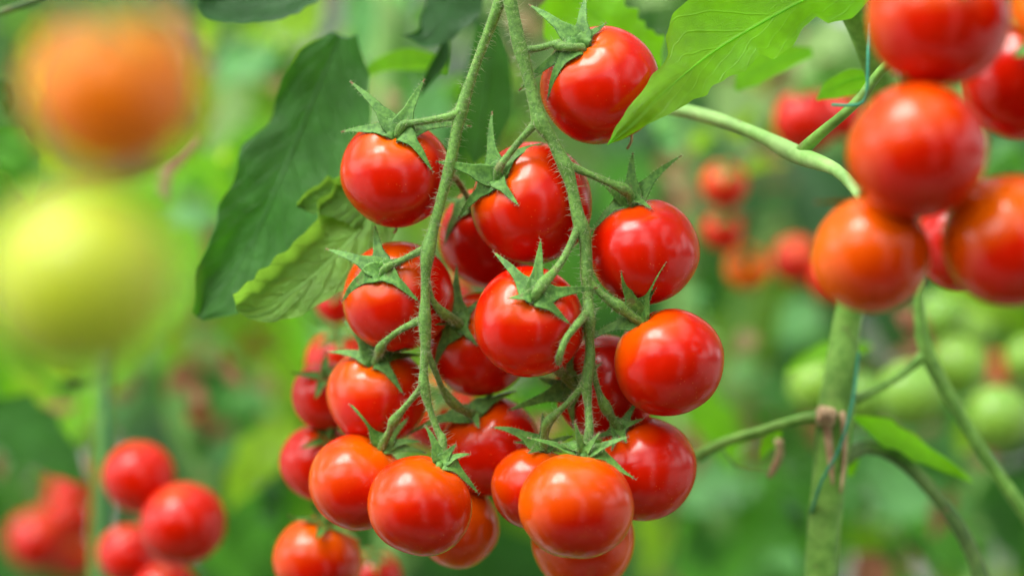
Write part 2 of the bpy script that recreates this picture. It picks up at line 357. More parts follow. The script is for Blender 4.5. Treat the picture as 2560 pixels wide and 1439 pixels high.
def sepal(mb, C3, ax, tip, own, W, bend=.3):
    ln = (tip - C3).length; ctrl = C3 + (tip - C3) * .42 + ax * ln * bend
    pts = []; n = 16; lift = random.uniform(-.02, .13)
    for i in range(n + 1):
        t = i / n; p = C3 * (1 - t) ** 2 + ctrl * 2 * t * (1 - t) + tip * t * t
        p = p + ax * ln * lift * t ** 3
        if own and t > .05: p = clear(p, 3 * U, own)
        pts.append(p)
    for _ in range(3): pts = [pts[0]] + [(pts[i - 1] + pts[i] * 2 + pts[i + 1]) / 4 for i in range(1, n)] + [pts[-1]]
    vs = []; uvs = []; fs = []; cs = 10; a0 = None; tw = random.uniform(-.35, .35)
    for i, p in enumerate(pts):
        t = i / n; tg = (pts[min(i + 1, n)] - pts[max(i - 1, 0)]).normalized()
        ref = (p - info[own]['c']).normalized() if own else ax
        ref = ref + Vector((0, -.9 if ax.y < .2 else -.4, 0)); nm = ref - tg * ref.dot(tg)
        if a0 is not None: nm = nm.normalized() * .5 + a0 * .5
        nm = (nm - tg * nm.dot(tg)).normalized(); a0 = nm
        nm = (Matrix.Rotation(tw * t, 3, tg) @ nm)
        sd = nm.cross(tg)
        wd = W * (.62 + .42 * math.sin(math.pi * min(1, t * 2.1 + .12))) * (1 - t ** 1.6) + 1.2 * U
        wd *= 1 + .08 * noise.noise(p * 900)
        th = 2.3 * U * (1 - .6 * t)
        for q in range(cs):
            an = 2 * math.pi * q / cs; xx = math.cos(an); yy = math.sin(an)
            vs.append(p + sd * xx * wd + nm * (yy * th - .32 * wd * (1 - abs(xx)) + .16 * wd)); uvs.append((xx * .5 + .5, t))
        if i:
            for q in range(cs):
                q2 = (q + 1) % cs; o = (i - 1) * cs; fs.append((o + q, o + q2, o + cs + q2, o + cs + q))
        for _ in range(4):
            xx = random.choice((-1, 1)) * random.uniform(.85, 1); e = sd * xx
            hairs(mb, p + sd * xx * wd * .97, (e + nm * .5).normalized(), random.uniform(4, 13) * U, .3 * U)
        for _ in range(8):
            xx = random.uniform(-1, 1)
            hairs(mb, p + sd * xx * wd + nm * (-.32 * wd * (1 - abs(xx)) + .16 * wd), nm, random.uniform(2, 4) * U, .3 * U)
    fs.append(tuple(range(cs))[::-1]); fs.append(tuple((n) * cs + q for q in range(cs)))
    mb.add(vs, fs, 0, uvs)

GRP = 'tomatoes of the sharp central truss'
for k in ORDER:
    x, y, r, z, C, fr, rp, sp, lb = HERO[k]; d = info[k]
    root = empty('tomato', d['c'] - Vector((0, 0, d['R'])), lb, 'tomato', GRP)
    mb = MB(); fruit(mb, d['c'], d['ax'], d['R'] * (1.03 if k == 'H' else 1.01), 64, 44, seed=ord(k), flat=.915 if k == 'H' else random.uniform(.94, .985))
    o = mb.build('fruit', M['tomato'], root); o['ripeness'] = rp
    if sp:
        cal = MB(); C3 = d['C3'] + d['ax'] * 1.5 * U
        b1 = C3 - d['ax'] * 4 * U; tube(cal, [(b1, 13 * U), (C3 + d['ax'] * 3 * U, 11 * U), (C3 + d['ax'] * 7 * U, 8 * U)], 2 * U, 12)
        co_ = cal.build('calyx', [M['sepal'], M['hair']], root)
        for (tx, ty) in sp:
            lx, ly = tx - x, ty - y; rr = r * 1.03; l2 = lx * lx + ly * ly
            if l2 < rr * rr and fr: tz = z - math.sqrt(rr * rr - l2) - 4
            else: tz = z + (d['ax'].y * .35 * r)
            sm = MB(); tp = clear(P(tx, ty, tz), 4 * U, k)
            ln = (tp - C3).length / U
            sepal(sm, C3, d['ax'], tp, k, min(27, max(18, ln * .195)) * U, .22 if fr else .1)
            so_ = sm.build('sepal', [M['sepal'], M['hair']], root); so_.parent = co_
    if k in 'ALB':
        e = d['c'] - d['ax'] * d['R'] * .94
        st = MB(); q = {'A': [(1580, 335), (1578, 355), (1568, 372)], 'L': [(992, 560), (990, 574), (985, 582)], 'B': [(1422, 612), (1416, 640), (1405, 655)]}[k]
        tube(st, [(P(a, b, z + 10), 3.2 * U) for a, b in q], 2 * U, 6, rough=.3); st.build('dried_style', M['dry'], root)

# ------------------------------------------------------------------ forked truss
troot = empty('fruit_truss', P(1265, -20, -10), 'hairy green forked truss stem carrying the sharp cluster of red tomatoes', 'truss stem')
def zpath(pts, z0, own=None, free=0):
    out = []
    for i, q in enumerate(pts):
        x, y, r = q[:3]; z = q[3] if len(q) > 3 else z0
        p = P(x, y, z); r *= .84
        if len(q) <= 3: p = clear(p, (r + 2) * U, None)
        out.append((p, r * U))
    return out
RR = [(1258, -60, 23), (1272, -10, 22), (1285, 50, 20), (1299, 115, 22), (1320, 190, 18), (1340, 270, 20), (1352, 305, 26), (1380, 350, 18), (1400, 390, 20), (1414, 418, 23), (1430, 470, 17), (1445, 540, 20), (1456, 572, 23), (1464, 610, 18), (1466, 680, 19), (1470, 740, 15), (1471, 795, 20), (1474, 850, 14), (1475, 895, 16), (1466, 960, 17), (1470, 1010, 11), (1473, 1060, 12, -75), (1472, 1085, 14, -80), (1464, 1135, 11, -84)]
LR = [(1250, -40, 18, -15), (1246, 12, 18, -15), (1215, 95, 14, 0), (1180, 190, 14, 10), (1153, 278, 20, 10), (1142, 325, 17, 10), (1122, 425, 17, 10), (1102, 500, 15, 10), (1084, 570, 16, 10), (1070, 628, 22, 5), (1064, 690, 14, 5), (1063, 750, 14, 5), (1062, 800, 20, 5), (1064, 860, 15, 8), (1060, 920, 12, 10), (1060, 965, 17, 10), (1074, 1020, 10, 12), (1094, 1075, 10, 10), (1106, 1100, 14, 5), (1104, 1146, 12, -10)]
for nm, pp in (('main_stem', RR), ('main_stem', LR)):
    mb = MB(); tube(mb, zpath(pp, -38), 5 * U, 16, hair=.7, fuzz=6); mb.build(nm, [M['truss'], M['hair']], troot)
PED = {
 'A': [(1299, 128, 15), (1318, 124, 11), (1345, 121, 10), (1380, 112, 10), (1392, 113, 13), (1425, 121, 12)],
 'B': [(1348, 295, 17), (1328, 320, 12), (1300, 352, 10), (1265, 395, 10), (1246, 425, 13)],
 'C': [(1410, 408, 17), (1432, 418, 12), (1470, 434, 10), (1530, 460, 11), (1562, 474, 14), (1575, 490, 13)],
 'D': [(1450, 562, 17), (1436, 590, 11), (1412, 640, 10), (1388, 675, 11), (1360, 705, 14), (1345, 725, 15)],
 'E': [(1466, 690, 15), (1483, 712, 11), (1510, 740, 11), (1542, 762, 15), (1560, 775, 13), (1580, 790, 13)],
 'F': [(1466, 785, 15), (1440, 810, 11), (1412, 845, 10), (1395, 890, 10), (1395, 920, 13), (1410, 940, 13)],
 'G': [(1474, 880, 13), (1485, 935, 9), (1497, 980, 9), (1513, 1015, 14), (1530, 1045, 12)],
 'I': [(1466, 950, 14), (1440, 985, 10), (1400, 1025, 9), (1370, 1055, 13), (1362, 1085, 12)],
 'K': [(1063, 870, 11), (1085, 920, 9), (1105, 968, 9), (1128, 1002, 13), (1160, 1025, 12)],
 'L': [(1152, 278, 17), (1128, 290, 13), (1080, 300, 10), (1030, 308, 10), (1006, 314, 13)],
 'M': [(1112, 430, 10, 40), (1140, 448, 8, 120), (1158, 475, 8, 180), (1176, 505, 9, 205)],
 'N': [(1070, 622, 17), (1050, 628, 12), (1015, 645, 9), (985, 660, 10), (968, 668, 12)],
 'O': [(1066, 670, 12), (1070, 715, 9), (1085, 755, 9), (1112, 785, 13), (1140, 802, 12)],
 'Q': [(1062, 800, 16), (1040, 805, 12), (1000, 825, 9), (965, 852, 10), (952, 870, 13), (946, 888, 11)],
 'R': [(1060, 962, 14), (1040, 985, 9), (1010, 1020, 9), (985, 1052, 13), (975, 1075, 10)],
}
for k, pp in PED.items():
    d = info[k]; C3 = d['C3']; base = LR if k in 'KLMNOQR' else RR
    zs = 5 if base is LR else -40
    n = len(pp); out = []
    Cz = (C3.y - FD) / U
    for i, q in enumerate(pp):
        f = i / n; z = q[3] if len(q) > 3 else zs + (Cz - 6 - zs) * f ** 1.3
        p = P(q[0], q[1], z)
        if len(q) < 4: p = clear(p, (q[2] + 1) * U)
        out.append((p, q[2] * U * (1.06 if q[2] >= 13 and 1 < i < n - 1 else .86)))
    out.append((C3 + d['ax'] * 2 * U, 13 * U))
    mb = MB(); tube(mb, out, 4 * U, 14, hair=.5, fuzz=5, hl=(10, 24)); mb.build('pedicel', [M['truss'], M['hair']], troot)

# ------------------------------------------------------------------ sharp leaves round the truss
def hero_leaf(label, spine, widths, mname, normal=(0, -1, 0), **kw):
    sp = [P(*q) for q in spine]; c = sp[0]
    root = empty('tomato_leaf', c, label, 'leaf')
    mb = MB(); blade(mb, sp, [(t, a * U, b * U) for t, a, b in widths], Vector(normal).normalized(), 5 * U, nu=14, **kw)
    mb.build('blade', M[mname], root)
    rb = MB(); tube(rb, [(p + Vector(normal).normalized() * -.5 * U, max(1., 2.4 * (1 - i / len(sp))) * U) for i, p in enumerate(sp)], 6 * U, 6)
    rb.build('midrib', M[mname], root); return root
hero_leaf('large bright green lobed leaf reaching over the edge of the topmost right tomato', [(2180, -80, 80), (2050, -20, 60), (1900, 60, 30), (1770, 140, 0), (1650, 240, -90), (1580, 310, -110), (1518, 362, -115)],
  [(0, 130, 60), (.12, 150, 95), (.19, 150, 85), (.215, 150, 52), (.26, 150, 60), (.34, 150, 92), (.40, 150, 96), (.43, 150, 66), (.50, 150, 84), (.57, 145, 72), (.62, 105, 66), (.66, 66, 72), (.72, 52, 62), (.80, 42, 52), (.88, 34, 28), (.94, 22, 16), (1, 1, 1)], 'leaf_bright', wave=.12, serr=.12, seed=2)
hero_leaf('bright green leaf directly behind the topmost right tomato', [(1400, -40, 420), (1480, 30, 420), (1560, 100, 420), (1660, 190, 430)], [(0, 90, 90), (.3, 130, 100), (.5, 90, 80), (.62, 120, 70), (.8, 50, 70), (1, 3, 3)], 'leaf_bright', wave=.15, serr=.3, seed=5)
hero_leaf('large dark green drooping leaf hanging behind the left stem', [(850, 90, 520), (790, 230, 470), (720, 400, 430), (650, 560, 410), (570, 700, 400), (492, 792, 380)],
  [(0, 30, 60), (.12, 70, 130), (.26, 100, 190), (.33, 88, 200), (.45, 122, 200), (.53, 104, 200), (.66, 108, 180), (.74, 88, 150), (.88, 76, 120), (1, 8, 30)], 'leaf_dark', (-.15, -1, .35), wave=.26, serr=.05, seed=9, cup=.12, quilt=.03)
hero_leaf('light green crinkled leaf with a curled edge beside the left tomatoes', [(985, 455, 330), (930, 540, 300), (850, 630, 250), (760, 710, 220), (665, 765, 210), (590, 772, 210)],
  [(0, 60, 40), (.2, 130, 80), (.36, 128, 92), (.42, 100, 94), (.6, 100, 84), (.8, 84, 58), (.93, 60, 34), (1, 16, 8)], 'leaf_curl', (-.1, -1, .45), curl=(.5, 0), wave=.12, serr=.14, seed=12, quilt=.05)
hero_leaf('light green upturned leaf lobe with a pointed tip above the crinkled leaf', [(950, 520, 320), (880, 505, 290), (810, 508, 270), (742, 516, 260)], [(0, 70, 70), (.3, 80, 72), (.6, 70, 42), (.85, 36, 24), (1, 3, 3)], 'leaf_curl', (0, -1, .3), curl=(.3, 0), wave=.1, serr=.15, seed=17, quilt=.05)
hero_leaf('dark green rounded leaf with a brownish rim at the top edge left of the truss', [(820, -60, 380), (740, -20, 360), (640, 10, 350), (550, 20, 340), (497, 8, 340)], [(0, 30, 30), (.2, 75, 60), (.45, 80, 70), (.7, 66, 60), (.9, 48, 44), (1, 14, 14)], 'leaf_deep', (0, -1, .4), wave=.1, serr=.08, seed=21, curl=(.25, .1))
hero_leaf('dark bluish green leaf with a hooked tip at the top edge near the stem fork', [(1150, -70, 450), (1130, -10, 440), (1100, 50, 430), (1060, 92, 420), (1000, 88, 410)], [(0, 40, 60), (.3, 62, 90), (.6, 50, 60), (.75, 30, 32), (.88, 12, 10), (1, 2, 2)], 'leaf_deep', (0, -1, .4), wave=.14, seed=24)
hero_leaf('narrow dark leaf hanging between the two truss stems', [(1215, 60, 600), (1220, 180, 600), (1205, 300, 600), (1190, 410, 600)], [(0, 30, 30), (.3, 62, 62), (.6, 72, 80), (.85, 40, 55), (1, 3, 3)], 'leaf_dark', (.1, -1, .1), wave=.1, seed=28)
hero_leaf('curled grey green leaflet hanging below the hooked leaf', [(1110, 95, 520), (1105, 140, 510), (1075, 190, 500), (1050, 240, 500)], [(0, 12, 16), (.4, 24, 22), (.7, 18, 14), (1, 2, 2)], 'leaf_deep', (.2, -1, .1), curl=(.5, 0), seed=31)
hero_leaf('narrow bright green leaf pointing left above the left tomato', [(1120, 165, 640), (1040, 150, 640), (960, 160, 640), (890, 200, 640)], [(0, 20, 20), (.4, 34, 30), (.8, 18, 16), (1, 2, 2)], 'leaf_bright', seed=33)
hero_leaf('bright green leaf behind the tip of the large lobed leaf', [(2030, 130, 560), (1950, 150, 560), (1880, 185, 560), (1840, 225, 560)], [(0, 14, 14), (.4, 44, 34), (.75, 48, 36), (1, 8, 8)], 'leaf_bright', seed=35)
hero_leaf('small bright green leaf beside the teal string near the right tomatoes', [(2185, 190, 330), (2130, 200, 330), (2080, 222, 330), (2042, 250, 330)], [(0, 14, 14), (.35, 30, 42), (.7, 26, 30), (1, 3, 3)], 'leaf_bright', seed=36)

# ------------------------------------------------------------------ bunch at the upper right
def DQ(d): return d if d < .705 else .70 + (d - .70) * .55 if d < .82 else .74 + (d - .74) * .62
def blur_tomato(x, y, r, d, label, ripe=.5, C=(0, -.5), m='tomato', group=None, sep=True, front=True):
    d = DQ(d); c = at(x, y, d); R = r * K * d
    l = min(Vector((C[0], C[1])).length, .97); ax = Vector((C[0], (-1 if front else 1) * math.sqrt(1 - l * l), -C[1])).normalized()
    root = empty('tomato', c - Vector((0, 0, R)), label, 'tomato', group)
    mb = MB(); fruit(mb, c, ax, R, 36, 24, dimple=.035, seed=x * .13); o = mb.build('fruit', M[m], root); o['ripeness'] = ripe
    if sep:
        C3 = c + ax * R * .87; q = MB(); tube(q, [(C3 - ax * R * .03, R * .1), (C3 + ax * R * .12, R * .07), (C3 + ax * R * .35 + Vector((0, 0, R * .1)), R * .06)], R * .05, 8)
        cal = q.build('calyx', [M['sepal'], M['hair']], root); a = ax.orthogonal().normalized(); b = ax.cross(a); p0 = random.random() * 6
        for i in range(5):
            th = p0 + i * 1.2566 + random.uniform(-.2, .2); dr = a * math.cos(th) + b * math.sin(th); ln = R * random.uniform(.75, 1.0)
            pts = [C3 + ax * R * .02, C3 + dr * ln * .45 + ax * R * .08, C3 + dr * ln * .8 + ax * R * .06, C3 + dr * ln + ax * R * random.uniform(.05, .3)]
            s = MB(); blade(s, pts, [(0, R * .09, R * .09), (.25, R * .13, R * .13), (.6, R * .08, R * .08), (1, R * .01, R * .01)], ax, R * .08, nu=3, cup=.3)
            so2 = s.build('sepal', [M['sepal'], M['hair']], root); so2.parent = cal
    return root
G2 = 'tomatoes of the soft bunch at the upper right'
DR = .60
blur_tomato(2345, 40, 182, DR, 'big red tomato cut by the top edge in the soft bunch at right', .52, (.2, -.7), group=G2)
blur_tomato(2295, 378, 175, DR - .005, 'big red tomato with orange blush in the middle of the soft right bunch', .48, (-.1, -.85), group=G2, front=False)
blur_tomato(2180, 637, 149, DR + .01, 'orange tomato lowest left in the soft bunch at the upper right', .26, (-.1, -.9), group=G2, front=False)
blur_tomato(2525, 600, 170, DR + .005, 'red tomato cut by the right edge, lowest right in the soft bunch', .46, (-.5, -.7), group=G2, sep=False)
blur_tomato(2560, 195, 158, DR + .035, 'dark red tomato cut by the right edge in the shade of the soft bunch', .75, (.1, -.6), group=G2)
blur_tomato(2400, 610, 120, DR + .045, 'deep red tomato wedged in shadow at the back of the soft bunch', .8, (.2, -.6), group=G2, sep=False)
blur_tomato(2650, 20, 120, DR - .02, 'orange tomato in the top right corner of the picture', .15, (0, -.7), group=G2, sep=False)
# ------------------------------------------------------------------ very near fruit at the left
blur_tomato(288, 225, 216, .395, 'orange tomato out of focus close to the lens at the upper left', .2, (.0, -.86), m='orange_tomato', group='tomatoes close to the lens')
blur_tomato(200, 700, 243, .395, 'yellow green unripe tomato close to the lens at the left edge', .9, (-.2, -.8), m='green_tomato', group='tomatoes close to the lens', sep=False)

# ------------------------------------------------------------------ near vine at the right
vr = empty('tomato_vine', at(2050, 1900, .78), 'thick pale green vine stem rising at the right with a pruned scar and teal twine', 'vine')
def vtube(parent, name, pts, m, step=.004, sides=14, **kw):
    mb = MB(); tube(mb, [(at(x, y, DQ(d)), r * K * DQ(d)) for x, y, r, d in pts], step, sides, **kw); return mb.build(name, m, parent)
vtube(vr, 'stem', [(2040, 1900, 44, .78), (2052, 1439, 42, .78), (2078, 1150, 44, .78), (2088, 1045, 48, .78), (2105, 900, 40, .78), (2125, 770, 36, .78), (2190, 500, 36, .76), (2215, 260, 38, .74), (2165, 90, 38, .72), (2105, -40, 36, .71), (2060, -200, 34, .7)], M['vine'])
vtube(vr, 'side_shoot', [(2080, 1040, 20, .775), (2010, 1045, 14, .775), (1900, 1078, 13, .78), (1810, 1105, 13, .79), (1745, 1140, 17, .8)], M['vine'])
vtube(vr, 'side_shoot', [(2110, 1010, 14, .785), (2180, 980, 11, .79), (2260, 930, 11, .80), (2312, 885, 16, .80)], M['vine'])
vtube(vr, 'side_shoot', [(2295, 700, 14, .80), (2300, 800, 15, .80), (2318, 885, 19, .80), (2390, 1020, 17, .80), (2470, 1150, 17, .80), (2580, 1310, 17, .80), (2680, 1500, 17, .8)], M['vine'])
vtube(vr, 'side_shoot', [(2105, 1150, 22, .78), (2160, 1118, 18, .79), (2240, 1140, 18, .80), (2330, 1225, 18, .80), (2410, 1340, 18, .80), (2455, 1450, 20, .80), (2480, 1600, 20, .8)], M['dark_vine'])
vtube(vr, 'side_shoot', [(2200, 560, 14, .66), (2150, 490, 14, .67), (2090, 425, 16, .68), (1990, 385, 24, .70), (1890, 335, 17, .72), (1780, 295, 18, .74), (1670, 270, 18, .76), (1560, 255, 18, .78)], M['pale_vine'])
vtube(vr, 'side_shoot', [(1990, 392, 18, .70), (2050, 335, 14, .69), (2110, 285, 12, .68), (2160, 235, 13, .68), (2200, 180, 12, .68), (2300, 90, 12, .66)], M['vine'])
mb = MB(); 
c = at(2066, 1040, .7335); tube(mb, [(at(2066, 1040, .742), 30 * K * .75), (c, 22 * K * .745), (c + Vector((0, -.0006, 0)), 12 * K * .745)], .001, 14, rough=.2)
tube(mb, [(at(2068, 1060, .7385), 12 * K * .75), (at(2076, 1150, .7385), 9 * K * .75), (at(2082, 1210, .7385), 3 * K * .75)], .004, 8, rough=.2)
tube(mb, [(at(2105, 1030, .7385), 9 * K * .75), (at(2112, 1130, .7385), 7 * K * .75), (at(2102, 1230, .7385), 3 * K * .75)], .004, 8, rough=.2)
mb.build('pruning_scar', M['dry'], vr)
def strng(pts, r, label):
    root = empty('support_twine', at(*pts[0]), label, 'twine')
    mb = MB(); tube(mb, [(at(*p), r * K * p[2]) for p in pts], .003, 6); mb.build('cord', M['string'], root)
strng([(2146, 880, .742), (2132, 1000, .7375), (2098, 1120, .7355), (2055, 1200, .7365), (2028, 1280, .741)], 4, 'teal twine spiralling round the thick pale vine at the right')
strng([(215, 1900, .86), (250, 1439, .86), (262, 1150, .86), (258, 860, .86)], 5, 'dark teal twine running down the thin stem under the unripe tomato')
strng([(2172, 60, .665), (2170, 150, .66), (2166, 235, .66), (2145, 262, .66), (2080, 262, .665)], 4, 'teal twine hooked beside the soft bunch at the upper right')
def bg_leaf(parent, spine, width, mname, normal=(0, -1, .3), **kw):
    """spine [(x,y,d)...] in photo pixels with real distance; lobed width profile"""
    sp = [at(q[0], q[1], DQ(q[2])) for q in spine]; d = DQ(spine[0][2]); W = width * K * d
    prof = [(0, .1, .1), (.15, .6, .55), (.28, .95, 1.), (.36, .7, .75), (.5, .95, .9), (.6, .62, .6), (.75, .55, .5), (.9, .22, .22), (1, .02, .02)]
    mb = MB(); L_ = sum((sp[i + 1] - sp[i]).length for i in range(len(sp) - 1))
    blade(mb, sp, [(t, a * W, b * W) for t, a, b in prof], Vector(normal).normalized(), L_ / 18, nu=4, wave=.2, cup=kw.get('cup', .15), seed=random.random() * 50)
    return mb.build('leaf', M[mname], parent)
bg_leaf(vr, [(2120, 1040, .79), (2220, 1085, .79), (2320, 1140, .80), (2430, 1205, .81)], 42, 'leaf_bright', (0.1, -1, .6))
bg_leaf(vr, [(2130, 1190, .80), (2120, 1160, .80), (2150, 1130, .8)], 30, 'leaf_bright')
bg_leaf(vr, [(2180, 870, .86), (2080, 880, .86), (2010, 900, .86), (1960, 935, .86)], 34, 'leaf_bright', (0, -1, .8))
bg_leaf(vr, [(1955, 1080, .79), (1920, 1110, .79), (1900, 1150, .79)], 22, 'leaf_bright')
vtube(vr, 'withered_bud', [(1945, 1100, 12, .79), (1950, 1130, 10, .79), (1935, 1170, 9, .79), (1922, 1192, 5, .79)], M['dry'], rough=.3)
vtube(vr, 'tendril', [(1800, 1110, 4, .80), (1840, 1165, 4, .80), (1900, 1178, 4, .80), (1925, 1180, 4, .79)], M['vine'])

# ------------------------------------------------------------------ background plants placed after the photograph
def plant(label, x, d, pts=None, r=16, m='vine', group='blurred tomato plants of the next rows'):
    root = empty('tomato_plant', Vector(((x - 1280) * K * d, d, 0)), label, 'plant', group)
    xw = (x - 1280) * K * d
    if pts is None: pts = [(xw + .02 * math.sin(i * 1.3 + x), d + .02 * math.cos(i + x), i * .3) for i in range(9)]
    mb = MB(); tube(mb, [(Vector(p), r * K * d) for p in pts], .02, 8); mb.build('stem', M[m], root); return root

def compound(parent, base, dirv, ln, mname, name='leaf', droop=.5):
    """a drooping compound tomato leaf: rachis and seven lobed leaflets, one mesh"""
    mb = MB(); dirv = dirv.normalized(); pts = []
    for i in range(6):
        t = i / 5; pts.append(base + dirv * ln * t * (1 - .15 * t) + Vector((0, 0, ln * (.18 * t - droop * t * t))))
    tube(mb, [(p, ln * .012 * (1.3 - i / 5)) for i, p in enumerate(pts)], ln / 14, 5, mi=1)
    side = dirv.cross(Vector((0, 0, 1))).normalized()
    prof = [(0, .1, .1), (.12, .55, .5), (.26, .9, 1.), (.34, .66, .7), (.5, .92, .85), (.6, .58, .6), (.76, .5, .46), (.9, .2, .2), (1, .02, .02)]
    for t, s in ((.35, 1), (.35, -1), (.62, 1), (.62, -1), (.85, 1), (.85, -1), (1, 0)):
        i = min(4, int(t * 5)); p = pts[i].lerp(pts[i + 1], t * 5 - i); tg = (pts[i + 1] - pts[i]).normalized()
        d_ = (tg * (.55 if s else 1) + side * s * 1. + Vector((0, 0, random.uniform(-.7, .1)))).normalized()
        l = ln * random.uniform(.24, .34) * (1.25 if s == 0 else 1); W = l * random.uniform(.26, .36)
        dr = Vector((0, 0, -l * random.uniform(.15, .5)))
        sp = [p, p + d_ * l * .35 + dr * .1, p + d_ * l * .7 + dr * .45, p + d_ * l + dr]
        nm = Vector((random.uniform(-.5, .5), random.uniform(-.8, .2), 1)) if s else Vector((0, -1, .6))
        blade(mb, sp, [(a, b * W, c_ * W) for a, b, c_ in prof], nm.normalized(), l / 8, nu=2, wave=.22, cup=random.uniform(-.2, .3), seed=random.random() * 90)
    return mb.build(name, [M[mname], M['vine']], parent)

# plant A: left behind (thin dark green stem with string, pale arching shoots)
pA = plant('blurred plant at the lower left with a thin upright stem under the unripe tomato', 250, .98, [tuple(at(232, 2600, DQ(.98))), tuple(at(243, 1500, DQ(.98))), tuple(at(255, 1150, DQ(.98))), tuple(at(260, 860, DQ(.98))), tuple(at(240, 700, DQ(1.0)))], 20, 'vine', None)
for sp, w_, mn, nrm in (
  [[(360, 1280, 1.15), (365, 1000, 1.15), (330, 850, 1.15), (260, 780, 1.15)], 0, '', 0],
  [[(470, 390, .98), (510, 410, .98), (560, 450, .98), (600, 480, .98)], 34, 'leaf_bright', (0, -1, .5)],
  [[(400, 560, 1.1), (460, 545, 1.1), (520, 545, 1.1), (570, 560, 1.1)], 36, 'leaf_mint', (0, -1, .9)],
  [[(-40, 330, .8), (20, 360, .8), (60, 420, .8), (80, 520, .8)], 60, 'leaf_mid', (0.3, -1, .3)],
  [[(-30, 200, .8), (-5, 225, .8), (20, 250, .8), (15, 290, .8)], 34, 'leaf_dark', (.3, -1, .4)],
  [[(60, 60, 1.1), (100, 130, 1.1), (90, 260, 1.1)], 70, 'leaf_mid', (0, -1, .3)],
  [[(-60, 1010, .95), (20, 1060, .95), (110, 1120, .95), (220, 1210, .95)], 100, 'leaf_dark', (0, -1, .9)],
  [[(60, 930, 1.3), (110, 1000, 1.3), (150, 1120, 1.3)], 90, 'leaf_lime', (0, -1, .5)],
  [[(200, 920, 1.3), (190, 1000, 1.3), (200, 1100, 1.3)], 70, 'leaf_pale', (0, -1, .5)]):
    if w_: bg_leaf(pA, sp, w_, mn, nrm)
vtube(pA, 'side_shoot', [(390, 880, 22, 1.25), (420, 960, 20, 1.25), (445, 1080, 18, 1.25), (500, 1180, 16, 1.25), (520, 1260, 14, 1.25)], M['pale_vine'])
vtube(pA, 'withered_bud', [(490, 345, 8, .93), (450, 395, 11, .93), (415, 425, 15, .93), (408, 480, 12, .93), (415, 500, 5, .93)], M['dry'], rough=.5)
vtube(pA, 'side_shoot', [(-60, 50, 9, .78), (20, 25, 9, .78), (90, 0, 9, .78), (160, -40, 9, .78)], M['dark_vine'])
# plant B: behind the centre left
pB = plant('blurred plant with a pale thick stem behind the dark drooping leaf', 950, 1.25, [tuple(at(900, 2600, DQ(1.25))), tuple(at(985, 1200, DQ(1.25))), tuple(at(975, 600, DQ(1.25))), tuple(at(955, 200, DQ(1.25))), tuple(at(935, -300, DQ(1.25)))], 24, 'pale_vine', None)
for sp, w_, mn, nrm in (
  [[(790, -60, 1.15), (740, 40, 1.15), (650, 80, 1.15), (570, 70, 1.15)], 60, 'leaf_lime', (0, -1, .4)],
  [[(900, -60, 1.15), (905, 80, 1.15), (895, 190, 1.15)], 46, 'leaf_mint', (0, -1, .1)],
  [[(700, 130, 1.3), (600, 170, 1.3), (500, 260, 1.3)], 70, 'leaf_mint', (0, -1, .5)],
  [[(620, 200, 1.2), (560, 300, 1.2), (520, 400, 1.2)], 60, 'leaf_pale', (0, -1, .5)],
  [[(1100, 200, 1.1), (1060, 330, 1.1), (1080, 460, 1.1)], 70, 'leaf_mint', (0, -1, .2)],
  [[(560, 560, 1.3), (540, 660, 1.3), (520, 780, 1.3)], 50, 'leaf_brown', (0, -1, .2)],
  [[(620, 900, 1.4), (580, 960, 1.4), (560, 1060, 1.4)], 60, 'leaf_mint', (0, -1, .3)],
  [[(760, 1060, 1.1), (690, 1110, 1.1), (620, 1180, 1.1), (580, 1270, 1.1)], 80, 'leaf_lime', (0, -1, .6)],
  [[(640, 1200, 1.2), (620, 1300, 1.2), (590, 1420, 1.2)], 80, 'leaf_mid', (0, -1, .3)],
  [[(780, 850, 1.0), (800, 920, 1.0), (830, 1000, 1.0)], 26, 'leaf_mint', (0, -1, .3)]):
    bg_leaf(pB, sp, w_, mn, nrm)
